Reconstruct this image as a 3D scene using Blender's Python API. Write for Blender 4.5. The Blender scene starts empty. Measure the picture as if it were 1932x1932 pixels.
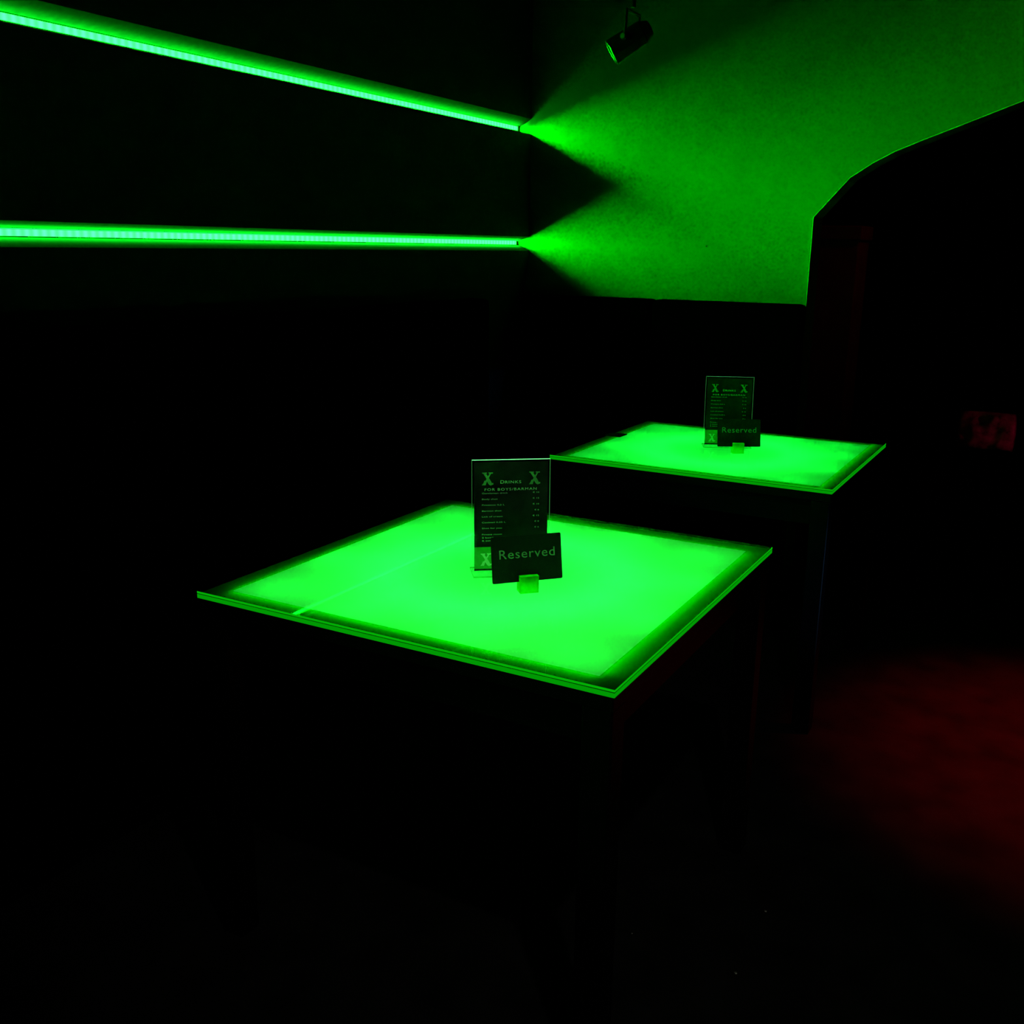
import bpy, bmesh, math, random
from mathutils import Vector, Matrix, noise

random.seed(4)
scene = bpy.context.scene
COL = scene.collection

# ------------------------------------------------------------------ camera
cam_data = bpy.data.cameras.new('camera')
cam_data.sensor_width = 36.0
cam_data.sensor_fit = 'HORIZONTAL'
cam_data.lens = 1899.16 / 1932.0 * 36.0
cam_data.clip_start = 0.02
cam = bpy.data.objects.new('camera', cam_data)
COL.objects.link(cam)
fw = Vector((-0.47098722, 0.84460952, -0.25456985))
rt = Vector((0.87170076, 0.48987775, 0.01255254))
up = Vector((-0.1353101, 0.21599665, 0.96697292))
cam.matrix_world = Matrix(((rt.x, up.x, -fw.x, 0.0), (rt.y, up.y, -fw.y, 0.0),
                           (rt.z, up.z, -fw.z, 1.39), (0, 0, 0, 1)))
scene.camera = cam

# ------------------------------------------------------------------ world, exposure
world = bpy.data.worlds.new('world')
scene.world = world
world.use_nodes = True
world.node_tree.nodes['Background'].inputs[0].default_value = (0, 0, 0, 1)
world.node_tree.nodes['Background'].inputs[1].default_value = 0.0
scene.view_settings.view_transform = 'Standard'
scene.view_settings.look = 'None'
scene.view_settings.exposure = 0.0
scene.view_settings.gamma = 1.0
scene.view_settings.use_curve_mapping = False
scene.cycles.use_denoising = True
scene.cycles.use_adaptive_sampling = False
scene.cycles.max_bounces = 16
scene.cycles.diffuse_bounces = 5
scene.cycles.glossy_bounces = 6
scene.cycles.transmission_bounces = 16
scene.cycles.transparent_max_bounces = 16
scene.cycles.sample_clamp_indirect = 6.0

STRIP_STRENGTH = 670.0
RING_WATT = 0.80
BORDER_WATT = 0.075


def lamp(name, kind, loc, color, watt, parent=None, aim=None, size=0.02, cone=60, blend=1.0):
    d = bpy.data.lights.new(name, kind)
    d.color = color
    d.energy = watt
    if kind in ('POINT', 'SPOT'):
        d.shadow_soft_size = size
    if kind == 'SPOT':
        d.spot_size = math.radians(cone)
        d.spot_blend = blend
    o = bpy.data.objects.new(name, d)
    COL.objects.link(o)
    o.location = loc
    if aim is not None:
        v = Vector(aim) - Vector(loc)
        o.rotation_euler = v.to_track_quat('-Z', 'Y').to_euler()
    if parent is not None:
        o.parent = parent
    return o


# red and pink room lamps, then added blue and white ones (all unseen)
lamp('red_stage_lamp', 'SPOT', (0.55, 3.3, 2.75), (1.0, 0.004, 0.012), 420.0, aim=(0.27, 3.05, 0), size=0.05, cone=38)
lamp('red_wash_lamp', 'SPOT', (0.9, 3.0, 2.7), (1.0, 0.02, 0.01), 2.0, aim=(0.35, 4.27, 2.25), size=0.05, cone=80)
lamp('red_alcove_lamp', 'SPOT', (-0.15, 4.75, 2.3), (1.0, 0.005, 0.02), 5.0, aim=(-1.0, 5.0, 1.35), size=0.05, cone=45)
lamp('pink_alcove_lamp', 'SPOT', (0.45, 5.25, 0.75), (1.0, 0.01, 0.22), 2.2, aim=(-0.33, 5.62, 0.5), size=0.03, cone=30)
lamp('blue_glint_lamp', 'SPOT', (1.2, 1.9, 0.12), (0.15, 0.45, 1.0), 40.0, aim=(-0.55, 2.8, 0.45), size=0.05, cone=14)  # unseen lamp added for the thin glint on a table leg
lamp('white_fill_lamp', 'SPOT', (0.25, 0.35, 2.7), (1.0, 0.95, 0.85), 13.0, aim=(-0.75, 1.75, 0.5), size=0.03, cone=55)  # unseen fill added to brighten lettering and floor scraps


# ------------------------------------------------------------------ materials
def new_mat(name):
    m = bpy.data.materials.new(name)
    m.use_nodes = True
    nt = m.node_tree
    nt.nodes.clear()
    out = nt.nodes.new('ShaderNodeOutputMaterial')
    return m, nt, out


def principled(name, color, rough=0.5, metal=0.0, spec=0.5, var=0.0, scale=30.0, bump=0.0):
    m, nt, out = new_mat(name)
    b = nt.nodes.new('ShaderNodeBsdfPrincipled')
    b.inputs['Base Color'].default_value = (*color, 1)
    b.inputs['Roughness'].default_value = rough
    b.inputs['Metallic'].default_value = metal
    b.inputs['Specular IOR Level'].default_value = spec
    if var > 0 or bump > 0:
        tc = nt.nodes.new('ShaderNodeTexCoord')
        nz = nt.nodes.new('ShaderNodeTexNoise')
        nz.inputs['Scale'].default_value = scale
        nz.inputs['Detail'].default_value = 5.0
        nt.links.new(tc.outputs['Object'], nz.inputs['Vector'])
        if var > 0:
            r = nt.nodes.new('ShaderNodeValToRGB')
            r.color_ramp.elements[0].position = 0.3
            r.color_ramp.elements[1].position = 0.7
            r.color_ramp.elements[0].color = (*[c * (1 - var) for c in color], 1)
            r.color_ramp.elements[1].color = (*[c * (1 + var) for c in color], 1)
            nt.links.new(nz.outputs['Fac'], r.inputs['Fac'])
            nt.links.new(r.outputs['Color'], b.inputs['Base Color'])
        if bump > 0:
            bp = nt.nodes.new('ShaderNodeBump')
            bp.inputs['Strength'].default_value = bump
            bp.inputs['Distance'].default_value = 0.004
            nt.links.new(nz.outputs['Fac'], bp.inputs['Height'])
            nt.links.new(bp.outputs['Normal'], b.inputs['Normal'])
    nt.links.new(b.outputs['BSDF'], out.inputs['Surface'])
    return m


def translucent(name, color, reflect=(0.0, 0.0, 0.0)):
    m, nt, out = new_mat(name)
    t = nt.nodes.new('ShaderNodeBsdfTranslucent')
    t.inputs['Color'].default_value = (*color, 1)
    nt.links.new(t.outputs[0], out.inputs['Surface'])
    return m


def clear(name, tint=(1, 1, 1), gloss=True):
    m, nt, out = new_mat(name)
    t = nt.nodes.new('ShaderNodeBsdfTransparent')
    t.inputs['Color'].default_value = (*tint, 1)
    if not gloss:
        nt.links.new(t.outputs[0], out.inputs['Surface'])
        return m
    g = nt.nodes.new('ShaderNodeBsdfGlossy')
    g.inputs['Roughness'].default_value = 0.02
    f = nt.nodes.new('ShaderNodeFresnel')
    f.inputs['IOR'].default_value = 1.5
    x = nt.nodes.new('ShaderNodeMixShader')
    # a thin plate: mirror-like on its outer side only
    ge = nt.nodes.new('ShaderNodeNewGeometry')
    iv = nt.nodes.new('ShaderNodeMath'); iv.operation = 'SUBTRACT'
    iv.inputs[0].default_value = 1.0
    nt.links.new(ge.outputs['Backfacing'], iv.inputs[1])
    mu = nt.nodes.new('ShaderNodeMath'); mu.operation = 'MULTIPLY'
    nt.links.new(f.outputs[0], mu.inputs[0])
    nt.links.new(iv.outputs[0], mu.inputs[1])
    nt.links.new(mu.outputs[0], x.inputs[0])
    nt.links.new(t.outputs[0], x.inputs[1])
    nt.links.new(g.outputs[0], x.inputs[2])
    nt.links.new(x.outputs[0], out.inputs['Surface'])
    return m


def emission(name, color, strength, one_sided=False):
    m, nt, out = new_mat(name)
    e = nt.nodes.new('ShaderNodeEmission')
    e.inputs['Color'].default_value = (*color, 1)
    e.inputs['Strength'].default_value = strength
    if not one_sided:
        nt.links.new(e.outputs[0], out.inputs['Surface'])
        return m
    # painted edge glow for piped light, outwards only; plain clear from inside
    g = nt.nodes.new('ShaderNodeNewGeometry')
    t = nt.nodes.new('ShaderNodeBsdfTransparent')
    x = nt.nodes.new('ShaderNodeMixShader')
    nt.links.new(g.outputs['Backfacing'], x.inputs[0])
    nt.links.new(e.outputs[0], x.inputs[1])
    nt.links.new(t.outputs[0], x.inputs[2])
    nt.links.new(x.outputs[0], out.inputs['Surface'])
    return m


def strip_material():
    # milky cover of an LED tape: one brighter cell per diode, every 25 mm
    m, nt, out = new_mat('led_strip_cover')
    tc = nt.nodes.new('ShaderNodeTexCoord')
    sx = nt.nodes.new('ShaderNodeSeparateXYZ')
    nt.links.new(tc.outputs['Object'], sx.inputs[0])
    mu = nt.nodes.new('ShaderNodeMath'); mu.operation = 'MULTIPLY'
    mu.inputs[1].default_value = 2 * math.pi / 0.025
    nt.links.new(sx.outputs['Y'], mu.inputs[0])
    si = nt.nodes.new('ShaderNodeMath'); si.operation = 'SINE'
    nt.links.new(mu.outputs[0], si.inputs[0])
    ma = nt.nodes.new('ShaderNodeMath'); ma.operation = 'MULTIPLY_ADD'
    ma.inputs[1].default_value = 0.30 * STRIP_STRENGTH
    ma.inputs[2].default_value = STRIP_STRENGTH
    nt.links.new(si.outputs[0], ma.inputs[0])
    e = nt.nodes.new('ShaderNodeEmission')
    e.inputs['Color'].default_value = (0.00016, 1.0, 0.00072, 1)
    nt.links.new(ma.outputs[0], e.inputs['Strength'])
    nt.links.new(e.outputs[0], out.inputs['Surface'])
    return m


def glass(name, color=(1, 1, 1), rough=0.0):
    m, nt, out = new_mat(name)
    g = nt.nodes.new('ShaderNodeBsdfGlass')
    g.inputs['Color'].default_value = (*color, 1)
    g.inputs['Roughness'].default_value = rough
    g.inputs['IOR'].default_value = 1.49
    nt.links.new(g.outputs[0], out.inputs['Surface'])
    return m


def sheet_material():
    # dark printed sheet with a faint cloudy picture in its middle
    m, nt, out = new_mat('printed_sheet')
    b = nt.nodes.new('ShaderNodeBsdfPrincipled')
    b.inputs['Roughness'].default_value = 0.6
    b.inputs['Specular IOR Level'].default_value = 0.1
    tc = nt.nodes.new('ShaderNodeTexCoord')
    nz = nt.nodes.new('ShaderNodeTexNoise')
    nz.inputs['Scale'].default_value = 16.0
    nz.inputs['Detail'].default_value = 4.0
    nt.links.new(tc.outputs['Object'], nz.inputs['Vector'])
    r = nt.nodes.new('ShaderNodeValToRGB')
    r.color_ramp.elements[0].position = 0.35
    r.color_ramp.elements[0].color = (0.008, 0.008, 0.008, 1)
    r.color_ramp.elements[1].position = 0.75
    r.color_ramp.elements[1].color = (0.045, 0.045, 0.045, 1)
    nt.links.new(nz.outputs['Fac'], r.inputs['Fac'])
    nt.links.new(r.outputs['Color'], b.inputs['Base Color'])
    nt.links.new(b.outputs['BSDF'], out.inputs['Surface'])
    return m


M = {
    'plaster': principled('plaster', (0.10, 0.10, 0.095), 0.85, spec=0.1, var=0.06, scale=1.6),
    'plaster_bead': principled('plaster_bead', (0.42, 0.42, 0.40), 0.6, spec=0.3),
    'pad': principled('black_padding', (0.02, 0.02, 0.02), 0.75, spec=0.05, var=0.3, scale=60.0),
    'floor': principled('dark_floor', (0.014, 0.014, 0.014), 0.7, spec=0.03, var=0.4, scale=8.0, bump=0.1),
    'ceiling': principled('black_ceiling', (0.005, 0.005, 0.005), 0.9, spec=0.0, var=0.3, scale=8.0),
    'dark_wall': principled('black_paint', (0.006, 0.006, 0.006), 0.9, spec=0.0, var=0.3, scale=8.0),
    'leather': principled('black_leather', (0.0003, 0.0003, 0.0003), 0.7, spec=0.0, var=0.3, scale=80.0, bump=0.2),
    'black_metal': principled('black_metal', (0.003, 0.003, 0.003), 0.3, spec=0.25, var=0.2, scale=90.0),
    'black_plastic': principled('black_plastic', (0.012, 0.012, 0.012), 0.4, spec=0.3, var=0.2, scale=90.0),
    'chrome': principled('chrome', (0.16, 0.17, 0.16), 0.12, metal=1.0, var=0.05),
    'aluminium': principled('black_anodised_channel', (0.0004, 0.0006, 0.0004), 0.6, spec=0.0, var=0.05),
    'red_paint': principled('red_paint', (0.05, 0.03, 0.03), 0.7, spec=0.1, var=0.3, scale=12.0),
    'velvet': principled('magenta_velvet', (0.25, 0.03, 0.10), 0.9, spec=0.0, var=0.8, scale=26.0, bump=0.8),
    'box_white': principled('light_box_white', (0.75, 0.8, 0.75), 0.8, spec=0.0),
    'tray': principled('tray_black', (0.05, 0.05, 0.05), 0.8, spec=0.0),
    'diffuser': translucent('opal_acrylic', (0.90, 0.90, 0.90)),
    'frost': translucent('frosted_green_acrylic', (0.004, 0.55, 0.006)),
    'clear': clear('table_glass'),
    'open': clear('table_glass_underside', gloss=False),
    'edge_hi': emission('glass_edge_painted_glow', (0.002, 1.0, 0.004), 0.42, True),  # glow painted on the plate edge in place of piped light
    'edge_lo': emission('border_edge_painted_glow', (0.001, 1.0, 0.004), 0.31, True),  # same painted glow for the lower layer's edge
    'strip': strip_material(),
    'shade_glow': emission('shade_added_glow', (0.0012, 1.0, 0.014), 30.0),  # emission added so the padding beside the strip lights up
    'acrylic': clear('clear_acrylic', (0.96, 1.0, 0.97)),
    'cut_edge': emission('acrylic_top_painted_glow', (0.16, 1.0, 0.26), 3.2, True),  # piped table light painted on the top edge as emission
    'cut_side': emission('acrylic_side_painted_glow', (0.14, 1.0, 0.20), 0.28),  # weaker painted glow on the side edges
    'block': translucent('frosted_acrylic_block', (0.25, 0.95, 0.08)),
    'sheet': sheet_material(),
    'band': principled('print_band', (0.06, 0.48, 0.06), 0.6, spec=0.1, var=0.1, scale=20.0),
    'logo': principled('print_logo', (0.26, 0.48, 0.28), 0.6, spec=0.1, var=0.35, scale=70.0),
    'logo_pale': principled('print_logo_pale', (0.75, 0.95, 0.78), 0.6, spec=0.1, var=0.05, scale=70.0),
    'foot_edge': clear('acrylic_foot_edge', (0.35, 0.66, 0.30), gloss=False),
    'heading': principled('print_heading', (0.95, 0.95, 0.95), 0.6, spec=0.1),
    'small_print': principled('print_small', (0.85, 0.85, 0.85), 0.6, spec=0.1),
    'card': principled('black_card', (0.010, 0.010, 0.010), 0.7, spec=0.08, var=0.1),
    'lettering': principled('grey_lettering', (0.30, 0.30, 0.30), 0.7, spec=0.1),
    'foil': principled('silver_foil', (0.85, 0.83, 0.75), 0.35, metal=0.6),
    'nail': principled('dark_nail', (0.01, 0.01, 0.01), 0.5),
}


# ------------------------------------------------------------------ mesh helpers
def tag(o, label=None, cat=None, group=None, kind=None):
    if label: o['label'] = label
    if cat: o['category'] = cat
    if group: o['group'] = group
    if kind: o['kind'] = kind
    return o


def empty(name, loc, rz=0.0):
    o = bpy.data.objects.new(name, None)
    COL.objects.link(o)
    o.empty_display_size = 0.05
    o.location = loc
    o.rotation_euler = (0, 0, rz)
    return o


def link(name, bm, mats, parent=None, bevel=0.0, smooth=False, seg=2):
    me = bpy.data.meshes.new(name)
    bmesh.ops.recalc_face_normals(bm, faces=bm.faces[:])
    bm.to_mesh(me)
    bm.free()
    if not isinstance(mats, (list, tuple)):
        mats = [mats]
    for m in mats:
        me.materials.append(m)
    o = bpy.data.objects.new(name, me)
    COL.objects.link(o)
    if parent is not None:
        o.parent = parent
    if smooth:
        for p in me.polygons:
            p.use_smooth = True
    if bevel > 0:
        b = o.modifiers.new('bevel', 'BEVEL')
        b.width = bevel
        b.segments = seg
        b.limit_method = 'ANGLE'
    return o


def box(bm, x0, x1, y0, y1, z0, z1, mat=0):
    v = [bm.verts.new(c) for c in ((x0, y0, z0), (x1, y0, z0), (x1, y1, z0), (x0, y1, z0),
                                   (x0, y0, z1), (x1, y0, z1), (x1, y1, z1), (x0, y1, z1))]
    fs = [(0, 3, 2, 1), (4, 5, 6, 7), (0, 1, 5, 4), (1, 2, 6, 5), (2, 3, 7, 6), (3, 0, 4, 7)]
    out = []
    for f in fs:
        face = bm.faces.new([v[i] for i in f])
        face.material_index = mat
        out.append(face)
    return out  # bottom, top, front(-y), right(+x), back(+y), left(-x)


def prism(bm, pts, to3, depth_vec, mat=0):
    """polygon (list of 2D) mapped by to3, extruded by depth_vec; concave allowed"""
    a = [bm.verts.new(to3(*p)) for p in pts]
    b = [bm.verts.new(Vector(to3(*p)) + Vector(depth_vec)) for p in pts]
    f1 = bm.faces.new(a)
    f2 = bm.faces.new(list(reversed(b)))
    n = len(pts)
    for i in range(n):
        bm.faces.new((a[i], b[i], b[(i + 1) % n], a[(i + 1) % n])).material_index = mat
    f1.material_index = f2.material_index = mat
    bm.normal_update()
    bmesh.ops.triangulate(bm, faces=[f1, f2])


def cyl(bm, p0, p1, r0, r1=None, seg=24, caps=True, mat=0):
    r1 = r0 if r1 is None else r1
    p0, p1 = Vector(p0), Vector(p1)
    d = (p1 - p0).normalized()
    u = d.orthogonal().normalized()
    w = d.cross(u)
    A, B = [], []
    for i in range(seg):
        t = 2 * math.pi * i / seg
        k = u * math.cos(t) + w * math.sin(t)
        A.append(bm.verts.new(p0 + k * r0))
        B.append(bm.verts.new(p1 + k * r1))
    for i in range(seg):
        bm.faces.new((A[i], A[(i + 1) % seg], B[(i + 1) % seg], B[i])).material_index = mat
    if caps:
        bm.faces.new(list(reversed(A))).material_index = mat
        bm.faces.new(B).material_index = mat


def rounded_rect(w, h, r, n=5):
    pts = []
    for cx, cz, a0 in ((w / 2 - r, h - r, 0), (-w / 2 + r, h - r, 90), (-w / 2 + r, r, 180), (w / 2 - r, r, 270)):
        for i in range(n + 1):
            a = math.radians(a0 + 90 * i / n)
            pts.append((cx + r * math.cos(a), cz + r * math.sin(a)))
    return pts


def text_bm(bm, s, x, z, y, height, width=None, align='LEFT', thick=0.0002, spacing=1.0):
    """adds lettering standing in the local X/Z plane, facing -Y; (x, z) is its baseline start/end"""
    cu = bpy.data.curves.new('lettering', 'FONT')
    cu.body = s
    cu.size = 1.0
    cu.space_character = spacing
    cu.resolution_u = 3
    cu.extrude = 0.0
    ob = bpy.data.objects.new('lettering_tmp', cu)
    COL.objects.link(ob)
    dg = bpy.context.evaluated_depsgraph_get()
    me = bpy.data.meshes.new_from_object(ob.evaluated_get(dg))
    bpy.data.objects.remove(ob)
    bpy.data.curves.remove(cu)
    xs = [v.co.x for v in me.vertices]
    ys = [v.co.y for v in me.vertices]
    x0, x1 = min(xs), max(xs)
    sz = height / 0.73
    sx = (width / (x1 - x0)) if width else sz
    tot = (x1 - x0) * sx
    ox = x if align == 'LEFT' else (x - tot if align == 'RIGHT' else x - tot / 2)
    t = bmesh.new()
    t.from_mesh(me)
    for v in t.verts:
        px, py = v.co.x, v.co.y
        v.co = (ox + (px - x0) * sx, y, z + py * sz)
    geo = bmesh.ops.extrude_face_region(t, geom=t.faces[:])
    for v in [g for g in geo['geom'] if isinstance(g, bmesh.types.BMVert)]:
        v.co.y += thick
    m2 = bpy.data.meshes.new('tmp')
    t.to_mesh(m2)
    t.free()
    bm.from_mesh(m2)
    bpy.data.meshes.remove(m2)
    bpy.data.meshes.remove(me)


X_OUT = [(.0, .0), (.33, .0), (.44, .30), (.53, .16), (.63, .03), (.76, -.03), (1.0, .05), (.98, .17), (.86, .15),
         (.80, .27), (.71, .42), (.60, .57), (.73, .80), (.80, .90), (.96, .92), (.96, 1.0), (.58, 1.0), (.58, .93),
         (.67, .90), (.52, .69), (.37, .90), (.43, .93), (.43, 1.0), (.03, 1.0), (.03, .93), (.13, .90), (.26, .73),
         (.41, .50), (.33, .36), (.22, .35), (.17, .22), (.09, .10)]


def x_logo(bm, x, z, w, h, y, thick=0.0002):
    prism(bm, [(x + px * w, z + pz * h) for px, pz in X_OUT], lambda a, b: (a, y, b), (0, thick, 0))


# ------------------------------------------------------------------ the setting
WX, XF, YB = -2.370, -2.306, 4.269       # LED plane, padded face, end wall
Z_LED = (1.4098, 1.9113)
FLARE = ((0.024, 0.016), (0.032, 0.028))   # how far the padding opens below / above each strip
ROOM_R, Y_CAM, Y_FAR, H_C = 3.0, -1.6, 7.2, 3.0

bm = bmesh.new(); box(bm, -2.6, ROOM_R + .1, Y_CAM - .1, Y_FAR + .1, -0.1, 0.0)
tag(link('floor', bm, M['floor']), kind='structure')
bm = bmesh.new(); box(bm, -2.6, ROOM_R + .1, Y_CAM - .1, Y_FAR + .1, H_C, H_C + .1)
tag(link('ceiling', bm, M['ceiling']), kind='structure')
bm = bmesh.new(); box(bm, ROOM_R, ROOM_R + .1, Y_CAM, Y_FAR, 0, H_C)
tag(link('wall_right', bm, M['dark_wall']), kind='structure')
bm = bmesh.new(); box(bm, -2.6, ROOM_R, Y_FAR, Y_FAR + .1, 0, H_C)
tag(link('wall_far', bm, M['dark_wall']), kind='structure')
bm = bmesh.new(); box(bm, -2.6, ROOM_R, Y_CAM - .1, Y_CAM, 0, H_C)
tag(link('wall_front', bm, M['dark_wall']), kind='structure')

# left wall: black padding with two rounded horizontal grooves for the LED strips
prof = [(-2.5, 0.0)]
for zc, (FB, FT) in zip(Z_LED, FLARE):
    x0, hw, n = WX + .006, .0115, 12
    if zc > 1.6:
        # flat floor with a small rounded edge below the upper strip
        r, zl = .012, zc - .0225
        for i in range(7):
            a = math.radians(90 * i / 6)
            prof.append((XF - r + r * math.cos(a), zl - r + r * math.sin(a)))
        prof += [(WX - 0.020, zl), (WX - 0.020, zc + hw)]
    else:
        # softly rounded lip below, flat bottom of the groove, rounded lip above
        prof.append((XF, zc - hw - FB - .012))
        for i in range(n, -1, -1):
            u = i / n
            prof.append((x0 + (XF - x0) * u ** .92, zc - hw - FB * u ** 1.25))
        prof += [(WX - 0.020, zc - hw), (WX - 0.020, zc + hw)]
    for i in range(n + 1):
        u = i / n
        prof.append((x0 + (XF - x0) * u ** .92, zc + hw + FT * u ** 1.25))
    prof.append((XF, zc + hw + FT + .012))
prof += [(XF, H_C), (-2.5, H_C)]
bm = bmesh.new()
prism(bm, prof, lambda x, z: (x, Y_CAM, z), (0, YB - Y_CAM, 0))
tag(link('wall_left', bm, M['pad']), kind='structure')

# end wall with the arched opening
arch = [(-1.008, 0.0), (-1.010, 1.521), (-0.881, 1.670), (-0.800, 1.722), (-0.721, 1.763), (-0.620, 1.802),
        (-0.522, 1.838), (-0.300, 1.921), (-0.10, 1.985), (0.10, 2.025), (0.30, 2.040), (0.50, 2.025), (0.70, 1.985),
        (0.90, 1.921), (1.122, 1.838), (1.321, 1.763), (1.481, 1.670), (1.608, 1.521), (1.608, 0.0)]
outer = [(-2.5, 0.0)] + arch + [(ROOM_R, 0.0), (ROOM_R, H_C), (-2.5, H_C)]
bm = bmesh.new()
prism(bm, outer, lambda x, z: (x, YB, z), (0, 0.16, 0))
tag(link('wall_back', bm, M['plaster'], bevel=0.003), kind='structure')
# thin plaster bead along the edge of the opening
bm = bmesh.new()
for (xa, za), (xb, zb) in zip(arch[:-1], arch[1:]):
    cyl(bm, (xa, YB - 0.0006, za), (xb, YB - 0.0006, zb), 0.0016, seg=8)
tag(link('trim_1', bm, M['plaster_bead']), kind='structure')

# red-painted pillar standing in the alcove behind the opening
bm = bmesh.new(); box(bm, -1.30, -0.965, 5.0, 5.25, 0.0, 1.44)
box(bm, -1.312, -0.953, 4.988, 5.262, 1.44, 1.505)
tag(link('pillar', bm, M['red_paint'], bevel=0.006), 'dim reddish square pillar standing just beyond the arched opening', 'pillar')

# ------------------------------------------------------------------ LED strips in the grooves
for zc, lab in ((Z_LED[0], 'lower of the two glowing green strip lights, level along the black padded wall'),
                (Z_LED[1], 'upper of the two glowing green strip lights, slanting down from top left corner')):
    t = empty('strip_light', (WX, 0, zc))
    tag(t, lab, 'light', 'green strip lights on the black wall')
    y0, y1 = -0.3, YB - 0.014
    n = 18
    bm = bmesh.new()
    for i in range(n):
        a, b = y0 + (y1 - y0) * i / n, y0 + (y1 - y0) * (i + 1) / n
        vs = [bm.verts.new(c) for c in ((0, a, -.0085), (0, b, -.0085), (0, b, .0085), (0, a, .0085))]
        bm.faces.new(vs)
        ws = [bm.verts.new(c) for c in ((-.003, a, -.0085), (-.003, b, -.0085), (-.003, b, .0085), (-.003, a, .0085))]
        bm.faces.new(list(reversed(ws))).material_index = 1
        bm.faces.new((vs[0], ws[0], ws[1], vs[1])).material_index = 1
        bm.faces.new((vs[3], vs[2], ws[2], ws[3])).material_index = 1
    me = bpy.data.meshes.new('light_cover')
    bm.to_mesh(me); bm.free()
    me.materials.append(M['strip']); me.materials.append(M['aluminium'])
    o = bpy.data.objects.new('light_cover', me); COL.objects.link(o); o.parent = t
    bm = bmesh.new()
    box(bm, -.019, -.0035, y0, y1, -.0088, .0088)
    link('channel', bm, M['aluminium'], t)
    # opal side shades of the channel: dark inside, outer glow added as emission
    for sg, zt in (((-1, .0092), (1, .0074)) if zc < 1.6 else ((1, .0024),)):
        bm = bmesh.new()
        q = [(-.0035, .0089), (.0300, zt), (.0300, zt + .0012), (-.0035, .0101)]
        A = [bm.verts.new((x, y0, sg * z)) for x, z in q]
        B = [bm.verts.new((x, y1, sg * z)) for x, z in q]
        for i in range(4):
            f = bm.faces.new((A[i], A[(i + 1) % 4], B[(i + 1) % 4], B[i]))
            f.material_index = 1 if i == 2 else 0
        bm.faces.new(A[::-1]); bm.faces.new(B)
        link('side_shade', bm, [M['aluminium'], M['shade_glow']], t)
    bm = bmesh.new()
    box(bm, -.019, .0030, y1 + .0002, y1 + .003, -.0088, .0088)
    link('end_cap', bm, M['black_plastic'], t, bevel=0.001)

# ------------------------------------------------------------------ banquette benches below the padded wall
def bench(name, label, length):
    """local: X along the bench, back towards +Y"""
    t = empty(name, (0, 0, 0))
    tag(t, label, 'bench', 'black upholstered benches')
    bm = bmesh.new(); box(bm, 0.02, length - .02, 0.05, 0.45, 0.0, 0.12)
    link('plinth', bm, M['black_metal'], t, bevel=0.004)
    n = max(2, round(length / 0.75))
    for i in range(n):
        a, b = length * i / n + .002, length * (i + 1) / n - .002
        bm = bmesh.new(); box(bm, a, b, 0.0, 0.40, 0.12, 0.45)
        link('seat', bm, M['leather'], t, bevel=0.03, seg=4, smooth=True)
        bm = bmesh.new(); box(bm, a, b, 0.395, 0.494, 0.455, 1.178)
        link('backrest', bm, M['leather'], t, bevel=0.022, seg=5, smooth=True)
    return t


b1 = bench('banquette', 'black upholstered bench along the end wall, under the green-lit plaster', 1.30)
b1.location = (-2.300, YB - 0.497, 0)
b2 = bench('banquette', 'black upholstered bench along the left wall, under the two strip lights', 4.6)
b2.rotation_euler = (0, 0, math.radians(90))
b2.location = (-2.306 + 0.497, -0.85, 0)

# ------------------------------------------------------------------ glowing tables
TZ, INS = 0.750, 0.046


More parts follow.
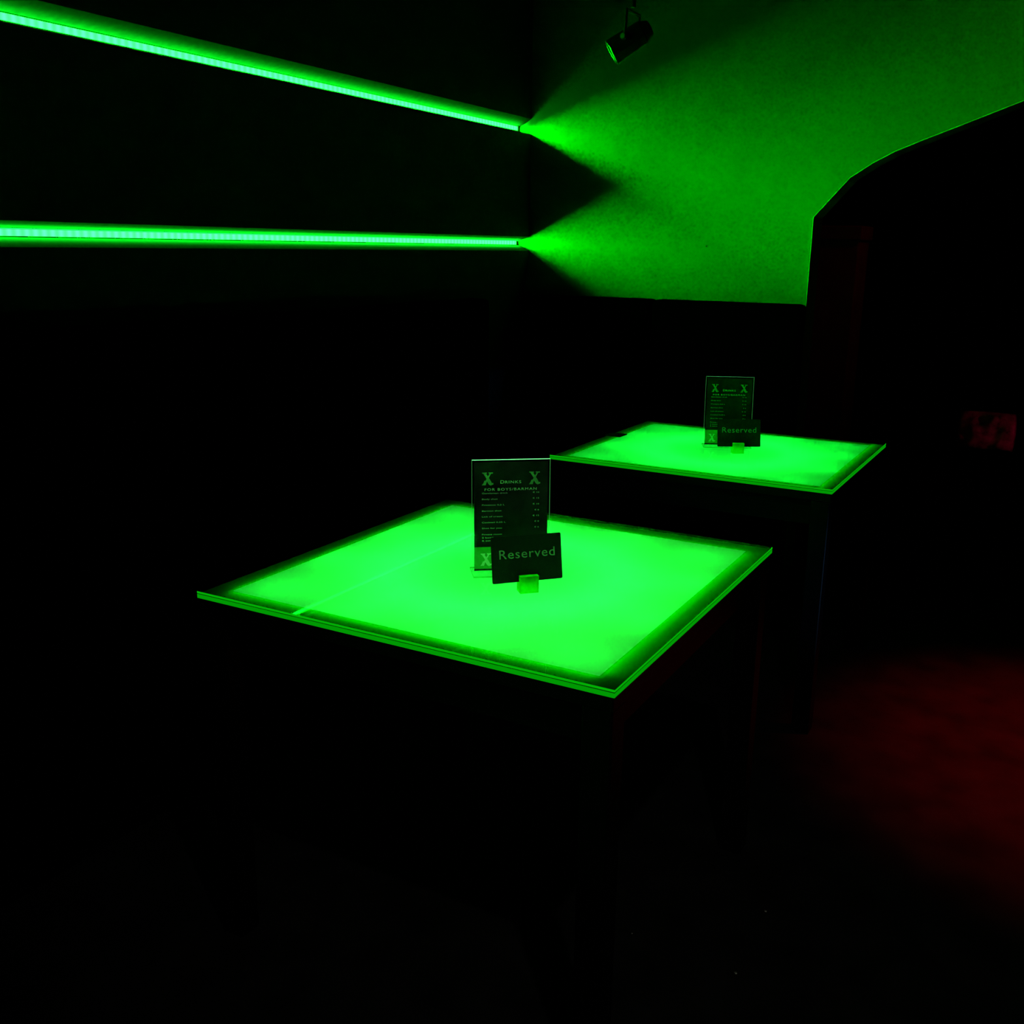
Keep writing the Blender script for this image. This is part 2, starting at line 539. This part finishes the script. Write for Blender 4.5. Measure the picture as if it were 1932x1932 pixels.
def make_table(label, cx, cy, TW, TD, yaw, power):
    t = empty('light_table', (cx, cy, 0), math.radians(yaw))
    tag(t, label, 'table', 'glowing glass tables')
    hx, hy = TW / 2, TD / 2
    ix, iy = hx - INS, hy - INS
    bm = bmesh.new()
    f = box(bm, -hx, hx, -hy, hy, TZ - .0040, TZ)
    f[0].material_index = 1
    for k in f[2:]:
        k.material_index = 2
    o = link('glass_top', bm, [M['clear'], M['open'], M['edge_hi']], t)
    o['label'] = 'clear glass plate with glowing green edge'
    bm = bmesh.new()
    f = box(bm, -ix, ix, -iy, iy, TZ - .0105, TZ - .0052)
    for k in [f[0]] + f[2:]:
        k.material_index = 1
    o = link('lit_panel', bm, [M['diffuser'], M['open']], t)
    o['label'] = 'bright green lit square'
    # frosted border, a ring round the panel
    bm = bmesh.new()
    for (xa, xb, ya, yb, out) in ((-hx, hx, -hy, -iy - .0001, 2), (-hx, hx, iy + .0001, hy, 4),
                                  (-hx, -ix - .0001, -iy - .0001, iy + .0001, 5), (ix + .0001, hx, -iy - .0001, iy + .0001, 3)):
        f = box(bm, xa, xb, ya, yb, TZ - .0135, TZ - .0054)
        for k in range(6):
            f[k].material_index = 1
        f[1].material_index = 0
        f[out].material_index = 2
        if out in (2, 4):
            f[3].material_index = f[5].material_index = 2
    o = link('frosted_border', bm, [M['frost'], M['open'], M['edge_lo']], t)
    o['label'] = 'darker green frosted border'
    # light box and the closed tray under the border
    bm = bmesh.new()
    w = 0.0012
    box(bm, -ix - w, ix + w, -iy - w, iy + w, TZ - .110, TZ - .104)
    box(bm, -ix - w, -ix, -iy, iy, TZ - .104, TZ - .0138)
    box(bm, ix, ix + w, -iy, iy, TZ - .104, TZ - .0138)
    box(bm, -ix - w, ix + w, -iy - w, -iy, TZ - .104, TZ - .0138)
    box(bm, -ix - w, ix + w, iy, iy + w, TZ - .104, TZ - .0138)
    link('light_box', bm, M['box_white'], t)
    bm = bmesh.new()
    e = 0.002
    z0, z1 = TZ - .116, TZ - .111
    box(bm, -ix - .012, ix + .012, -iy - .012, iy + .012, z0, z1)
    for (xa, xb, ya, yb) in ((-ix - .012, -ix - .006, -iy - .012, iy + .012), (ix + .006, ix + .012, -iy - .012, iy + .012),
                             (-ix - .006, ix + .006, -iy - .012, -iy - .006), (-ix - .006, ix + .006, iy + .006, iy + .012)):
        box(bm, xa, xb, ya, yb, z1, TZ - .034)
    for (xa, xb, ya, yb) in ((-hx + e, hx - e, -hy + e, -iy - .006), (-hx + e, hx - e, iy + .006, hy - e),
                             (-hx + e, -ix - .006, -iy - .006, iy + .006), (ix + .006, hx - e, -iy - .006, iy + .006)):
        box(bm, xa, xb, ya, yb, TZ - .038, TZ - .034)
    for (xa, xb, ya, yb) in ((-hx + e, hx - e, -hy + e, -hy + e + .003), (-hx + e, hx - e, hy - e - .003, hy - e),
                             (-hx + e, -hx + e + .003, -hy + e, hy - e), (hx - e - .003, hx - e, -hy + e, hy - e)):
        box(bm, xa, xb, ya, yb, TZ - .034, TZ - .0137)
    link('frame', bm, M['black_metal'], t)
    for sx in (-1, 1):
        for sy in (-1, 1):
            bm = bmesh.new()
            cx, cy, s = sx * (hx - .030), sy * (hy - .030), .026
            box(bm, cx - s, cx + s, cy - s, cy + s, 0.0, TZ - .0385)
            link('leg', bm, M['black_metal'], t, bevel=0.004, seg=3)
    # LED ring in the light box
    leds = [(.240 * math.cos(2 * math.pi * (i + .5) / 14), .240 * math.sin(2 * math.pi * (i + .5) / 14) - .012, 1.0) for i in range(14)]
    leds += [(sx * .31, sy * .31 - .012, .50) for sx in (-1, 1) for sy in (-1, 1)]
    leds += [(sx * .35, sy * .12, .48) for sx in (-1, 1) for sy in (-1, 1)] + [(sx * .12, sy * .34 - .01, .48) for sx in (-1, 1) for sy in (-1, 1)]
    leds += [(sx * .07, sy * .07, .30) for sx in (-1, 1) for sy in (-1, 1)]
    for px, py, k in leds:
        lamp('panel_led', 'SPOT', (px, py, TZ - .096), (0.0035, 1.0, 0.036), RING_WATT * k * power, t, aim=(px, py, TZ), size=0.012, cone=152, blend=.5)
    # LED tape on the outside of the light box, under the border
    for ang, wm, half in ((-90, 1.0, iy), (0, 1.0, ix), (90, .5, iy), (180, .4, ix)):
        d = bpy.data.lights.new('border_led', 'AREA')
        d.shape = 'RECTANGLE'
        d.size = 2 * ix - .01
        d.size_y = .006
        d.color = (0.002, 1.0, 0.006)
        d.energy = BORDER_WATT * wm * power
        o = bpy.data.objects.new('border_led', d)
        COL.objects.link(o)
        o.parent = t
        a = math.radians(ang)
        n = Vector((math.cos(a), math.sin(a), 0))
        o.location = n * (half + .0035) + Vector((0, 0, TZ - .0185))
        aim = (n * math.cos(math.radians(38)) + Vector((0, 0, math.sin(math.radians(38))))).normalized()
        xa = Vector((-math.sin(a), math.cos(a), 0))
        za = -aim
        ya = za.cross(xa)
        o.matrix_local = Matrix(((xa.x, ya.x, za.x, o.location.x), (xa.y, ya.y, za.y, o.location.y),
                                 (xa.z, ya.z, za.z, o.location.z), (0, 0, 0, 1)))
    return t


T1 = (-0.9719, 1.7275, 0.8634, 0.8732, 0.05)
T2 = (-0.9884, 3.2188, 0.8842, 0.8171, -0.34)
make_table('nearer glowing green glass table, with the larger-looking drinks menu standing on it', *T1, 1.0)
make_table('farther glowing green glass table, with a small black square on its left edge', *T2, 0.92)

# ------------------------------------------------------------------ drinks menus in acrylic holders
MW, MH = 0.157, 0.2285


def make_menu(label, x, y, yaw, tilt):
    t = empty('menu_holder', (x, y, TZ), yaw)
    tag(t, label, 'menu holder', 'drinks menus on the tables')
    rx = Matrix.Rotation(tilt, 4, 'X')
    up_ = Matrix.Translation((0, 0, .0052)) @ rx
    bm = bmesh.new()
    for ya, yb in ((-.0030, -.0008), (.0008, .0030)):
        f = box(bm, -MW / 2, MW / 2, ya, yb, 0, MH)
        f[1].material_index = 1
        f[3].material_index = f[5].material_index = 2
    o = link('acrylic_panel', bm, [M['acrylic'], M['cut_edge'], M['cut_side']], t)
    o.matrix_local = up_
    bm = bmesh.new()
    f = box(bm, -MW / 2, MW / 2, -.024, .040, .0004, .0036)
    f[0].material_index = 2
    for k in f[2:]:
        k.material_index = 1
    link('acrylic_foot', bm, [M['acrylic'], M['foot_edge'], M['open']], t)
    # printed sheet between the panes
    sh = bmesh.new()
    box(sh, -.0742, .0742, -.0002, .0003, .0025, .2240)
    s = link('menu_sheet', sh, M['sheet'], t)
    s.matrix_local = up_
    fx = lambda u: -MW / 2 + u * MW
    fz = lambda v: MH * (1 - v)
    yy = -.0005
    bm = bmesh.new()
    box(bm, -.0741, .0741, -.00032, -.00022, fz(.972), fz(.775))
    o = link('print_band', bm, M['band'], s)
    o['label'] = 'lighter band at the foot of the sheet'
    for (u0, v0) in ((.125, .222), (.728, .222), (.105, .945)):
        bm = bmesh.new()
        x_logo(bm, fx(u0), fz(v0), .0232, .0255, yy)
        link('logo', bm, M['logo_pale' if v0 > .9 else 'logo'], s)
    bm = bmesh.new()
    text_bm(bm, 'D', fx(.363), fz(.210), yy, .0068, .0076)
    text_bm(bm, 'RINKS', fx(.363) + .0092, fz(.210), yy, .0057, .0325, spacing=1.15)
    text_bm(bm, 'FOR BOYS/BARMAN', fx(.160), fz(.272), yy, .0052, .1050, spacing=1.2)
    link('heading_text', bm, M['heading'], s)
    rows = (('Gentleman drink', '€ 10', .300, .330), ('Body shot', '€ 15', .352, .200), ('Prosecco 0,2 L', '€ 10', .404, .290),
            ('Barman shot', '€ 6', .457, .250), ('Lick of cream', '€ 15', .508, .265), ('Cocktail 0,25 L', '€ 8', .560, .305),
            ('Shot for you', '€ 6', .612, .255), ('Private room', None, .668, .255), ('2 bottles', None, .697, .19),
            ('& extras', None, .724, .17))
    bm = bmesh.new()
    for name, price, v, wd in rows:
        text_bm(bm, name, fx(.127), fz(v), yy, .0029, wd * MW)
    link('drinks_list', bm, M['small_print'], s)
    bm = bmesh.new()
    for name, price, v, wd in rows:
        if price:
            w2 = .082 if len(price) > 3 else .058
            text_bm(bm, price, fx(.862), fz(v), yy, .0029, w2 * MW, align='RIGHT')
    link('price_column', bm, M['small_print'], s)
    return t


make_menu('drinks menu in a clear acrylic holder on the nearer glowing table', -1.4805 * .64, 2.651 * .64, .668, -.043)
make_menu('drinks menu in a clear acrylic holder on the farther glowing table', -1.551 * .64, 5.081 * .64, .445, -.099)

# ------------------------------------------------------------------ "Reserved" signs in acrylic blocks
CW, CH = .1413, .0889


def make_sign(label, cx, cy, yaw, tilt, lx, block_yaw):
    """(cx, cy) is the foot of the card in the block's slot"""
    t = empty('reserved_sign', (cx, cy, TZ), block_yaw)
    tag(t, label, 'table sign', 'reserved signs on the tables')
    k = math.tan(-tilt)
    zs, zt = .0210, .0340
    y0, y1 = -.0109, .0141
    s0, s1 = -.0012, .0014
    pts = [(y0, .0003), (y1, .0003), (y1, zt), (s1 + k * (zt - zs), zt), (s1, zs), (s0, zs), (s0 + k * (zt - zs), zt), (y0, zt)]
    bm = bmesh.new()
    prism(bm, pts, lambda a, b: (-.0160, a, b), (.0366, 0, 0))
    bm.normal_update()
    for q in bm.faces:
        if all(v.co.z < .001 for v in q.verts):
            q.material_index = 1
    o = link('acrylic_block', bm, [M['block'], M['open']], t)
    o['label'] = 'clear acrylic foot with a slot'
    cm = Matrix.Translation((0, 0, zs + .0004)) @ Matrix.Rotation(yaw - block_yaw, 4, 'Z') @ Matrix.Rotation(tilt, 4, 'X')
    bm = bmesh.new()
    prism(bm, rounded_rect(CW, CH, .003), lambda a, b: (a + lx, -.0004, b), (0, .0008, 0))
    c = link('card', bm, M['card'], t)
    c.matrix_local = cm
    bm = bmesh.new()
    text_bm(bm, 'Reserved', lx - CW * .388, CH * .515, -.0007, CH * .205, CW * .79, spacing=1.1)
    link('lettering', bm, M['lettering'], c)
    return t


make_sign('black Reserved card in an acrylic block on the nearer glowing table', -1.352 * .64, 2.522 * .64, .822, -.197, .0019, math.radians(45))
make_sign('black Reserved card in an acrylic block on the farther glowing table', -1.4567 * .64, 4.951 * .64, .55, -.25, .0058, math.radians(32.7))

# ------------------------------------------------------------------ small things
bm = bmesh.new()
box(bm, -.030, .030, -.031, .031, 0, .003)
o = link('coaster', bm, M['card'], bevel=0.001)
o.location = (-1.395, 3.250, TZ + .0002)
tag(o, 'small flat black square lying on the left edge of the farther table', 'coaster')

bm = bmesh.new()
bmesh.ops.create_uvsphere(bm, u_segments=12, v_segments=8, radius=.004)
for v in bm.verts:
    v.co.y *= .5
o = link('nail', bm, M['nail'], smooth=True)
o.location = (-1.450, YB - .001, 1.403)
tag(o, 'tiny dark nail head in the green-lit end wall', 'nail')


def scrap(label, x, y, s, rz):
    bm = bmesh.new()
    n = 5
    g = [[bm.verts.new(((i - 2) * s * .28, (j - 2) * s * .16 * (1 - .12 * abs(i - 2)), s * .35 * math.sin(i * 1.1 + .4) * .5 + s * .22 + .06 * s * math.cos(j * 2.0)))
          for j in range(n)] for i in range(n)]
    for i in range(n - 1):
        for j in range(n - 1):
            bm.faces.new((g[i][j], g[i + 1][j], g[i + 1][j + 1], g[i][j + 1]))
    geo = bmesh.ops.extrude_face_region(bm, geom=bm.faces[:])
    for v in [q for q in geo['geom'] if isinstance(q, bmesh.types.BMVert)]:
        v.co.z -= .0004
    lo = min(v.co.z for v in bm.verts)
    for v in bm.verts:
        v.co.z -= lo
    o = link('foil_scrap', bm, M['foil'], smooth=True)
    o.location = (x, y, 0.0)
    o.rotation_euler = (0, 0, rz)
    return tag(o, label, 'scrap', 'tiny scraps on the floor')


scrap('tiny silvery scrap on the dark floor, upper right one of three', -.433, 1.930, .008, 2.0)
scrap('tiny silvery scrap on the dark floor, lowest in the picture', -.431, 1.708, .008, 2.2)
scrap('tiny faint scrap on the dark floor, leftmost of three', -.655, 1.716, .004, 1.6)

# spotlight hanging under the ceiling, in front of the end wall
t = empty('hanging_spotlight', (-1.415, 3.30, 2.03))
tag(t, 'small black spotlight hanging from the ceiling above the end of the upper strip light', 'spotlight')
bm = bmesh.new(); cyl(bm, (0, 0, H_C - 2.03 - .020), (0, 0, H_C - 2.03 - .0005), .045)
link('mounting_plate', bm, M['black_metal'], t, bevel=.002)
bm = bmesh.new()
cyl(bm, (0, 0, H_C - 2.03 - .020), (0, 0, .115), .009, seg=12)
link('rod', bm, M['black_metal'], t)
bm = bmesh.new()
cyl(bm, (0, -.052, .10), (0, .052, .10), .006, seg=12)
cyl(bm, (0, -.052, .104), (-.005, -.052, .01), .006, seg=12)
cyl(bm, (0, .052, .104), (-.005, .052, .01), .006, seg=12)
link('yoke', bm, M['black_metal'], t)
A, B = Vector((.055, .02, .055)), Vector((-.055, -.03, -.020))
d = (B - A).normalized()
bm = bmesh.new()
cyl(bm, A, A + d * .03, .024, .038)
cyl(bm, A + d * .03, B, .038, .042)
link('lamp_can', bm, M['black_metal'], t, bevel=.003)
bm = bmesh.new()
u = d.orthogonal().normalized(); w_ = d.cross(u)
rings = []
for i in range(32):
    a = 2 * math.pi * i / 32
    k = u * math.cos(a) + w_ * math.sin(a)
    rings.append([bm.verts.new(B + d * .001 + k * .041 + (k * math.cos(q) + d * math.sin(q)) * .0020) for q in [2 * math.pi * j / 8 for j in range(8)]])
for i in range(32):
    for j in range(8):
        bm.faces.new((rings[i][j], rings[(i + 1) % 32][j], rings[(i + 1) % 32][(j + 1) % 8], rings[i][(j + 1) % 8]))
o = link('rim', bm, M['chrome'], t, smooth=True)
o['label'] = 'shiny rim'
for sy in (-1, 1):
    bm = bmesh.new(); cyl(bm, (-.003, .0585 * sy, .020), (-.003, .070 * sy, .020), .011, .009, seg=12)
    link('knob', bm, M['black_plastic'], t, bevel=.001)

# dark bench with a cushion in the alcove
t = empty('alcove_bench', (0.05, 5.72, 0))
tag(t, 'low dark bench in the alcove beyond the arch, carrying a cushion', 'bench')
bm = bmesh.new(); box(bm, -.9, .9, -.22, .22, .34, .40)
link('seat', bm, M['leather'], t, bevel=.015, seg=3)
for sx in (-.82, .82):
    for sy in (-.16, .16):
        bm = bmesh.new(); box(bm, sx - .02, sx + .02, sy - .02, sy + .02, 0, .34)
        link('leg', bm, M['black_metal'], t)
bm = bmesh.new()
bmesh.ops.create_grid(bm, x_segments=24, y_segments=18, size=.5)
top = bm.verts[:]
for v in top:
    x, y = v.co.x * 2, v.co.y * 2
    e = max(0, (1 - x ** 4) * (1 - y ** 4)) ** .5
    v.co.z = e * (.050 + .045 * noise.noise(Vector((2.3 * x, 2.0 * y, 3.7))))
    v.co.x *= .28 * (1 - .06 * y * y); v.co.y *= .21 * (1 - .06 * x * x)
geo = bmesh.ops.extrude_face_region(bm, geom=bm.faces[:])
for v in [q for q in geo['geom'] if isinstance(q, bmesh.types.BMVert)]:
    v.co.z = -v.co.z * .9
bm.normal_update()
o = link('cushion', bm, M['velvet'], smooth=True)
o.rotation_euler = (math.radians(68), 0, math.radians(6))
o.location = (-.37, 5.66, .505)
tag(o, 'blotchy dim magenta cushion leaning on the dark bench beyond the arch', 'cushion')
